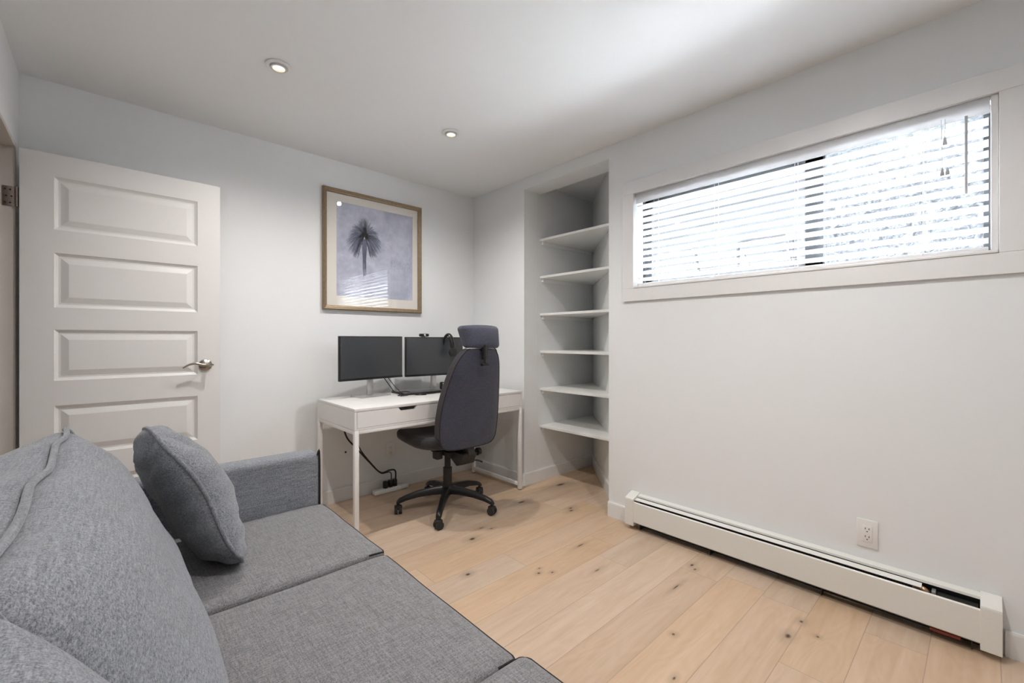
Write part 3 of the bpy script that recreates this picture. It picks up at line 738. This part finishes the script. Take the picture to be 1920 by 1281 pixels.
# ------------------------------------------------------------------ office chair
cx, cy = 1.705, 2.50
ch = thing('office_chair', 'charcoal fabric office chair with headrest facing the desk', 'office chair', (cx, cy, 0))
for k in range(5):
    a = math.radians(154+72*k) ; d_ = V((math.cos(a), math.sin(a), 0)); n_ = V((-d_.y, d_.x, 0)); c0 = V((cx, cy, 0))
    arm = MB(); sec = []
    for s_, z, w_, h_ in ((.02, .135, .030, .030), (.10, .133, .025, .026), (.20, .122, .021, .022), (.28, .103, .019, .018), (.325, .086, .018, .016), (.340, .074, .015, .010)):
        q = c0 + d_*s_ + V((0, 0, z))
        sec.append([arm.bm.verts.new(q + n_*x_*w_ + V((0, 0, y_*h_))) for x_, y_ in ((-1, -.8), (-.9, .3), (-.5, .9), (.5, .9), (.9, .3), (1, -.8))])
    for A, B in zip(sec, sec[1:]):
        for j in range(6): arm.bm.faces.new((A[j], A[(j+1) % 6], B[(j+1) % 6], B[j]))
    arm.bm.faces.new(sec[0]); arm.bm.faces.new(sec[-1])
    arm = arm.build('base_arm', M['black'], ch, smooth=50)
    p = c0 + d_*.328; ca = a + .7*k; wd = V((math.cos(ca), math.sin(ca), 0))
    cst = MB()
    for sg in (-1, 1):
        w0 = p + wd*sg*.006 + V((0, 0, .027)); w1 = p + wd*sg*.024 + V((0, 0, .027))
        cst.cone(w0, w1, .027, .025, 22)
    cst.tube([p+V((0, 0, .030)), p+V((0, 0, .072))], .009, 12)
    cst.box((p.x-.022, p.y-.020, .036), (p.x+.022, p.y+.020, .060), .008)
    cst.build('caster', M['black_matt'], ch)
MB().lathe([(.0, .105), (.045, .108), (.047, .150), (.038, .163), (.030, .168), (.030, .28), (.0295, .285), (.021, .286), (.021, .385), (0, .385)], (cx, cy, 0), 28).build('gas_column', M['black_matt'], ch)
mc = MB(); mc.box((cx-.075, cy-.115, .385), (cx+.085, cy+.10, .418), .008)
mc.prism([(cy-.235, .418), (cy-.20, .345), (cy-.15, .33), (cy-.06, .385), (cy+.0, .418)], 'x', cx-.035, cx+.075, .004)
mc.box((cx-.125, cy-.06, .365), (cx-.076, cy+.0, .425), .01)
mc = mc.build('tilt_mechanism', M['black_matt'], ch)
for x, z in ((cx-.02, .400), (cx+.028, .398), (cx+.0, .411)):
    MB().lathe([(0, .003), (.004, .002), (.005, 0)], (x, cy-.1155, z-.004), 12, RX).build('bolt', M['silver'], mc)
kb = MB(); kb.tube([(cx+.075, cy-.14, .392), (cx+.145, cy-.14, .392)], .006, 10); kb.cone((cx+.145, cy-.14, .392), (cx+.17, cy-.14, .392), .026, .024, 20)
kb.build('tension_knob', M['black'], ch)
MB().tube(smooth_path([(cx+.07, cy-.17, .352), (cx+.12, cy-.175, .345), (cx+.165, cy-.17, .325)], 5), [.005]*10+[.007], 8).build('height_lever', M['black'], ch)
# seat: dished cushion with raised front lip
def seat_post(o):
    x, y, z = o
    z += .03*(y/.25)**2 - .012*(1 if y < 0 else 0)*0 + .016*(x/.25)**2
    if y > .12: z += -.05*(y-.12)
    s_ = 1 - .10*max(0, -y/.25)
    return V((cx + x*s_, cy+.03 + y, .472 + z))
F = cushion_map((.250, .245, .038), .034, (.005, .005, .006), seat_post)
cushion_mesh(F, 20).build('seat', M['charcoal_dark'], ch, weld=True, smooth=60)
# backrest: tall tapered pad, reclined, rounded top and bottom
def back_outline(t):                        # t 0 bottom .. 1 top : half width
    w_ = .243 - .012*(1-t) - .100*max(0, (t-.25)/.75)**1.7
    return w_
bz0, bz1 = .462, 1.108
def back_shape(inset, yoff):
    """grid of points (u across -1..1, t up 0..1)"""
    pass
def backF(p):
    u, v, w_ = p                            # u across, v front/back, w up
    r = .045
    t = (w_+1)/2
    hw = back_outline(t)
    # superellipse corner rounding of the outline
    uu, ww = u, w_
    k = max(abs(uu), abs(ww))
    ex = 7.0 if ww > 0 else 7.5
    nrm = (abs(uu)**ex + abs(ww)**ex)**(1/ex) if k > 0 else 1
    sc = k/nrm if nrm > 0 else 1
    uu *= sc; ww *= sc
    z = (bz0+bz1)/2 + ww*(bz1-bz0)/2
    x = uu*hw
    edge = max(abs(u), abs(w_))
    th = .030 + .012*(1-edge**6)             # half thickness
    y = v*th
    ycen = 2.285 - .115*((z-bz0)/(bz1-bz0)) - .03*math.sin(PI*min(1, max(0, (z-bz0)/(bz1-bz0))))*-1*.6
    y += .035*(x/.23)**2                      # wraps forward at the sides
    return V((cx+.022 + x, ycen + y, z))
def bmesh_back(side):                        # split so that the rear panel is its own part
    mb = MB(); n = 26
    s1 = lambda a: 2*a-1
    if side == 'rear': mb.grid_fn(n, n, lambda a, b: backF((s1(a), -1, s1(b))))
    else:
        mb.grid_fn(n, n, lambda a, b: backF((s1(a), 1, s1(b))))
        for sg in (-1, 1):
            mb.grid_fn(n, 6, lambda a, b: backF((sg, s1(b), s1(a)))); mb.grid_fn(n, 6, lambda a, b: backF((s1(a), s1(b), sg)))
    return mb
def soft(o, lv=1):
    md = o.modifiers.new('bevel', 'BEVEL'); md.width = .012; md.segments = 3; md.limit_method = 'ANGLE'; md.angle_limit = math.radians(50); return o
bt = MB()
n = 26; s1 = lambda a: 2*a-1
bt.grid_fn(n, n, lambda a, b: backF((s1(a), -1, s1(b))), mi=0); bt.grid_fn(n, n, lambda a, b: backF((s1(a), 1, s1(b))), mi=1)
for sg in (-1, 1):
    bt.grid_fn(n, 6, lambda a, b: backF((sg, s1(b), s1(a))), mi=1); bt.grid_fn(n, 6, lambda a, b: backF((s1(a), s1(b), sg)), mi=1)
bko = bt.build('backrest', [M['charcoal_fabric'], M['charcoal_dark']], ch, weld=True, smooth=60); soft(bko)
lp = []
for a, b, sgn in ((-1, None, 1), (None, 1, 1), (1, None, -1), (None, -1, -1)):
    for i in range(24):
        q = sgn*(2*i/24-1)
        lp.append(backF((a if a is not None else q, -1.0, b if b is not None else q)))
# order: left side up, top to right, right side down, bottom back
MB().tube(lp, .0035, 8, closed=True).build('seam_piping', M['charcoal_dark'], bko)
# back support bar linking the seat mechanism and the backrest
MB().prism([(cy-.235, .41), (cy-.195, .345), (cy-.17, .35), (cy-.165, .52), (cy-.20, .53)], 'x', cx+.005, cx+.06, .004).build('back_bar', M['black_matt'], ch)
# headrest
def head_post(o):
    x, y, z = o
    s_ = 1 + .09*(z/.07)
    return V((cx+.042 + x*s_, 2.165 + y + .25*x*x/.13 + .02*(z/.07), 1.180 + z - .035*x*x/.13))
F = cushion_map((.138, .040, .070), .024, (.002, .010, .004), head_post)
hr = cushion_mesh(F, 16).build('headrest', M['charcoal_fabric'], ch, weld=True, smooth=60)
hb = MB(); hb.box((cx-.004, 2.108, 1.035), (cx+.036, 2.124, 1.112), .003)
hb.tube(smooth_path([(cx+.012, 2.106, 1.125), (cx+.004, 2.098, 1.06), (cx+.004, 2.100, 1.02), (cx+.02, 2.102, 1.005)], 5), .009, 8)
hb.box((cx-.016, 2.094, .995), (cx+.036, 2.120, 1.012), .003)
hb.box((cx-.002, 2.12, 1.09), (cx+.034, 2.15, 1.14), .003)
hb = hb.build('headrest_bracket', M['black'], ch)
MB().tube(smooth_path([(cx-.10, 2.152, 1.105), (cx-.03, 2.138, 1.107), (cx+.018, 2.134, 1.107), (cx+.07, 2.138, 1.107), (cx+.135, 2.152, 1.100)], 5), .0035, 8).build('chrome_bar', M['silver'], ch)

# ------------------------------------------------------------------ baseboard heater
HX0, HX1 = XW-.080, XW-.001; HYa, HYb = -.045, 1.505
ht = thing('baseboard_heater', 'long cream metal baseboard heater below the window', 'heater', (XW-.04, .73, 0))
bp_ = MB(); bp_.box((HX1-.004, HYa+.055, .187), (HX1, HYb-.058, .205), .001)
bp_.prism([(HX1-.004, .205), (HX1-.004, .199), (HX1-.026, .194), (HX1-.028, .188), (HX1-.032, .190), (HX1-.030, .199), (HX1-.006, .2065)], 'y', HYa+.055, HYb-.058)
bp_.build('back_panel', M['heater'], ht, smooth=0)
MB().prism([(HX0, .050), (HX0+.004, .046), (HX0+.004, .166), (HX0+.007, .170), (HX0+.005, .173), (HX0, .168)], 'y', HYa+.055, HYb-.058).build('front_cover', M['heater'], ht, smooth=0)
MB().prism([(HX0+.012, .1815), (HX0+.0145, .1790), (HX0+.036, .1885), (HX0+.035, .191)], 'y', .168, HYb-.060).build('damper', M['heater'], ht, smooth=0)
for a, b in ((HYa, HYa+.055), (HYb-.058, HYb)):
    ec = MB().prism([(HX0-.003, .026), (HX1, .026), (HX1, .212), (HX1-.012, .212), (HX0-.001, .188), (HX0-.003, .18)], 'y', a, b, .0015)
    ec.build('end_cap', M['heater'], ht, smooth=0)
fi = MB()
for k in range(150):
    y = .03+1.36*k/150
    if y < .135 or y > .02: fi.box((HX0+.012, y, .040), (HX0+.060, y+.0012, .165))
fi.build('fins', M['fin'], ht, smooth=0)
MB().box((HX1-.006, HYa+.056, .004), (HX1-.001, HYb-.059, .186)).build('shade_liner', M['gap'], ht, smooth=0)  # dark sheet added to stand in for the shade inside the heater
MB().box((HX0+.014, .015, .165), (HX0+.062, .125, .1665)).build('fin_plate', M['fin'], ht, smooth=0)
MB().tube([(HX0+.035, .012, .14), (HX0+.035, 1.44, .14)], .010, 12).build('pipe', M['copper'], ht)
el = MB(); el.tube(smooth_path([(HX0+.03, .150, .150), (HX0+.028, .158, .168), (HX0+.034, .175, .170), (HX0+.04, .19, .160)], 5), .011, 12)
el.build('pipe_elbow', M['copper'], ht)
MB().box((HX0+.018, .128, .10), (HX0+.050, .140, .178), .001).build('bracket', M['silver'], ht, smooth=0)
MB().box((HX0+.010, .06, .028), (HX0+.030, .145, .040), .002).build('red_tag', M['red'], ht, smooth=0)
lowp = MB().tube([(HX0+.04, .01, .035), (HX0+.04, 1.44, .035)], .009, 10)
lowp.build('return_pipe', M['fin'], ht)
for y in (.03, .5, 1.0, 1.42): MB().box((HX0+.03, y, .0), (HX1-.006, y+.003, .039)).build('foot', M['fin'], ht, smooth=0)

# ------------------------------------------------------------------ sofa
SXB, SXF = -.310, .682
SY = [1.987, 1.392, .728, -.45]
sf = thing('sofa', 'grey fabric sofa with piped cushions along the left wall', 'sofa', (.18, .75, 0))
MB().box((SXB, -.449, .10), (SXF-.02, 1.9865, .285), .004).build('base', M['sofa'], sf)
MB().box((SXB, -.45, .286), (SXB+.119, 1.985, .78), .03, seg=4).build('back_frame', M['sofa'], sf)
for ya_, yb_ in ((1.987, 2.105), (-.57, -.452)):
    arm = MB(); arm.box((SXB, ya_, .10), (SXF+.004, yb_, .662), .024, seg=4); arm = arm.build('arm', M['sofa'], sf)
    yi = ya_+.003 if ya_ > 0 else yb_-.003
    pts = [(SXF-.002, yi, .11), (SXF-.002, yi, .63), (SXF-.010, yi+.002, .652)]
    MB().tube(smooth_path(pts, 5), .0045, 8).build('piping', M['dark_piping'], arm)
for x in (SXB+.06, SXF-.08):
    for y in (-.50, 2.03): MB().lathe([(0, 0), (.018, 0), (.026, .099), (0, .099)], (x, y, 0), 18).build('leg', M['black_matt'], sf)
for k in range(3):
    yb_, ya_ = SY[k], SY[k+1]; gap = .003
    hy = (yb_-ya_)/2-gap*.5; yc = (yb_+ya_)/2; top = (.445, .437, .452)[k]
    hx_ = (SXF+.014-(SXB+.12))/2; xc = (SXF+.014+SXB+.12)/2 + (0, .0, .014)[k]
    def post(o, yc=yc, xc=xc, top=top, k=k):
        s_ = noise.noise(V((o.x*3.1+k*5, o.y*3.1, 2)))*.004
        z = top-.078 + o.z + s_*(1 if o.z > 0 else 0)
        if o.z > 0: z -= .012*max(0, (o.x-.30)/.2)**2
        return V((xc+o.x + (.004*noise.noise(V((o.y*6, k, 1)))), yc+o.y, z))
    F = cushion_map((hx_, hy, .076), (.016, .020, .032)[k], (.008, .0, .010), post)
    sc = cushion_mesh(F, 26).build('seat_cushion', M['sofa_seat'], sf, weld=True, smooth=60)
    lp = edge_loop(F, 2, 1, 30)
    # thin dark piping round the top edge
    lp2 = [p + V((0, 0, -.001)) for p in lp[25:65]]
    MB().tube(lp2, .0032, 8).build('piping', M['dark_piping'], sc)
# back cushions: leaning, overstuffed, with a piped seam along the front edge
def back_cushion(ya_, yb_, fseed, hgt=.51, bul=.074, grow=0):
    hy = (yb_-ya_)/2; yc = (ya_+yb_)/2
    tdir = V((-.435, 0, .91)).normalized(); ndir = V((.91, 0, .415)).normalized()
    org = V((.128, yc, .452)) - ndir*.088 + tdir*(hgt/2)
    def post(o):
        x, y, z = o
        a = y/hy
        c_ = 1 + .0*a
        z2 = z - (.03*abs(a)**3)*(1 if z > 0 else -.3) * 0
        # soft wrinkles near the seams
        q = V((x*5+fseed, y*3, z*4))
        wr = noise.noise(q)*.012 + noise.noise(V((y*9+fseed, z*16, x*9)))*.004
        z2 += .007*math.sin(y*17+fseed)*max(0, z/hgt*2)**3
        # sagging belly: fuller at the bottom
        belly = (.004*max(0, .5 - z/hgt))*(1-a*a) if x > 0 else 0
        x2 = x + (wr + belly) * (1 if x > 0 else .3)
        if x > 0 and z > 0: x2 += .014*math.sin(PI*min(1, z/(hgt/2)))*(1-abs(min(1, abs(a)))**6)
        p_ = org + ndir*x2 + tdir*z2 + V((0, y, 0))
        # peaked corners
        p_.z += .012*(abs(a)**6)*(1 if z > 0 else 0)
        return p_
    return cushion_map((.088+grow, hy+grow, hgt/2+grow), (.030 if fseed == 3 else .035), (bul, .055 if fseed == 3 else .015, .022), post, 4.5)
for k, (ya_, yb_) in enumerate(((.635, 1.715), (-.44, .652))):
    F = back_cushion(ya_, yb_, 3+7*k)
    bc = cushion_mesh(F, 40).build('back_cushion', M['sofa'], sf, weld=True, smooth=60)
    F = back_cushion(ya_, yb_, 3+7*k, grow=.006)
    if k == 0: MB().tube(edge_loop(F, 0, 1, 40), .0062, 10, closed=True).build('piping', M['piping'], bc)
    MB().tube(edge_loop(F, 0, -1, 40), .0065, 10, closed=True).build('piping', M['piping'], bc)

# throw pillow: knife-edge pillow with piped seam, propped against the back cushion
pil_root = thing('throw_pillow', 'square grey throw pillow propped upright near the sofa arm', 'pillow', (.28, 1.76, .46))
hs = .225
Pb, Pt = V((.305, 1.700, .437)), V((.085, 1.775, .893))          # bottom and top edge middles
up = (Pt-Pb).normalized(); side = V((-.10, .995, 0)); side = (side - up*side.dot(up)).normalized(); nrm = side.cross(up).normalized()
if nrm.x < 0: nrm = -nrm
pc_ = (Pb+Pt)/2; hh = (Pt-Pb).length/2
def pil(u, v, s_):
    k = max(abs(u), abs(v))
    ex = 4.2; n_ = (abs(u)**ex+abs(v)**ex)**(1/ex) if k > 0 else 1; sc = (k/n_) if n_ > 0 else 1
    uu, vv = u*sc, v*sc
    uu *= 1 - .05*(1-v*v); vv *= 1 - .03*(1-u*u)
    g = (max(0, 1-abs(u)**2.6)*max(0, 1-abs(v)**2.6))**.55
    th = .088*g + noise.noise(V((u*2.5, v*2.5, s_)))*.010*g + .006*math.sin(v*22+u*4)*max(0, 1-g)*g*3
    wob = .010*math.sin(v*4.0+1)*(1 if u < 0 else .4)
    return pc_ + side*uu*hs + up*vv*hh + nrm*(th*s_ + wob)
sp = lambda t: math.sin((2*t-1)*PI/2)
pm = MB(); pm.grid_fn(36, 36, lambda a, b: pil(sp(a), sp(b), 1)); pm.grid_fn(36, 36, lambda a, b: pil(sp(a), sp(b), -1))
pil_b = pm.build('pillow_body', M['sofa'], pil_root, weld=True, smooth=70)
lp = []
for a, b, sgn in ((-1, None, 1), (None, 1, 1), (1, None, -1), (None, -1, -1)):
    for i in range(30):
        q = sgn*math.sin((2*i/30-1)*PI/2); lp.append(pil(a if a is not None else q, b if b is not None else q, 0))
MB().tube(lp, .0060, 10, closed=True).build('piping', M['piping'], pil_root)

# ------------------------------------------------------------------ light, sky, camera
wd = bpy.data.worlds.new('World'); bpy.context.scene.world = wd; wd.use_nodes = True
bg = wd.node_tree.nodes['Background']; bg.inputs[0].default_value = (.80, .90, 1, 1); bg.inputs[1].default_value = .15
sun = bpy.data.lights.new('sun', 'SUN'); sun.energy = 4.6; sun.angle = math.radians(2); sun.color = (.97, .98, 1)
so = bpy.data.objects.new('sun', sun); C.objects.link(so); so.location = (6, 0, 8)
so.rotation_euler = V((math.cos(math.radians(66)), -.12, math.sin(math.radians(66)))).to_track_quat('Z', 'Y').to_euler()
pt = bpy.data.lights.new('window_portal', 'AREA'); pt.shape = 'RECTANGLE'; pt.size = WZ1-WZ0; pt.size_y = WY1-WY0; pt.cycles.is_portal = True
po = bpy.data.objects.new('window_portal', pt); C.objects.link(po); po.location = (XW+.2, (WY0+WY1)/2, (WZ0+WZ1)/2)
po.rotation_euler = (0, math.radians(90), 0)

cam = bpy.data.cameras.new('camera'); co = bpy.data.objects.new('camera', cam); C.objects.link(co)
co.location = (0, 0, 1.16); co.rotation_euler = (math.radians(90), 0, math.radians(-42.7))
cam.sensor_width = 36; cam.lens = 817/1920*36; cam.shift_y = -.0018; cam.clip_start = .02
bpy.context.scene.camera = co
vs = bpy.context.scene.view_settings
vs.view_transform = 'Standard'; vs.look = 'None'; vs.gamma = 1; vs.use_curve_mapping = False; vs.exposure = 5.02
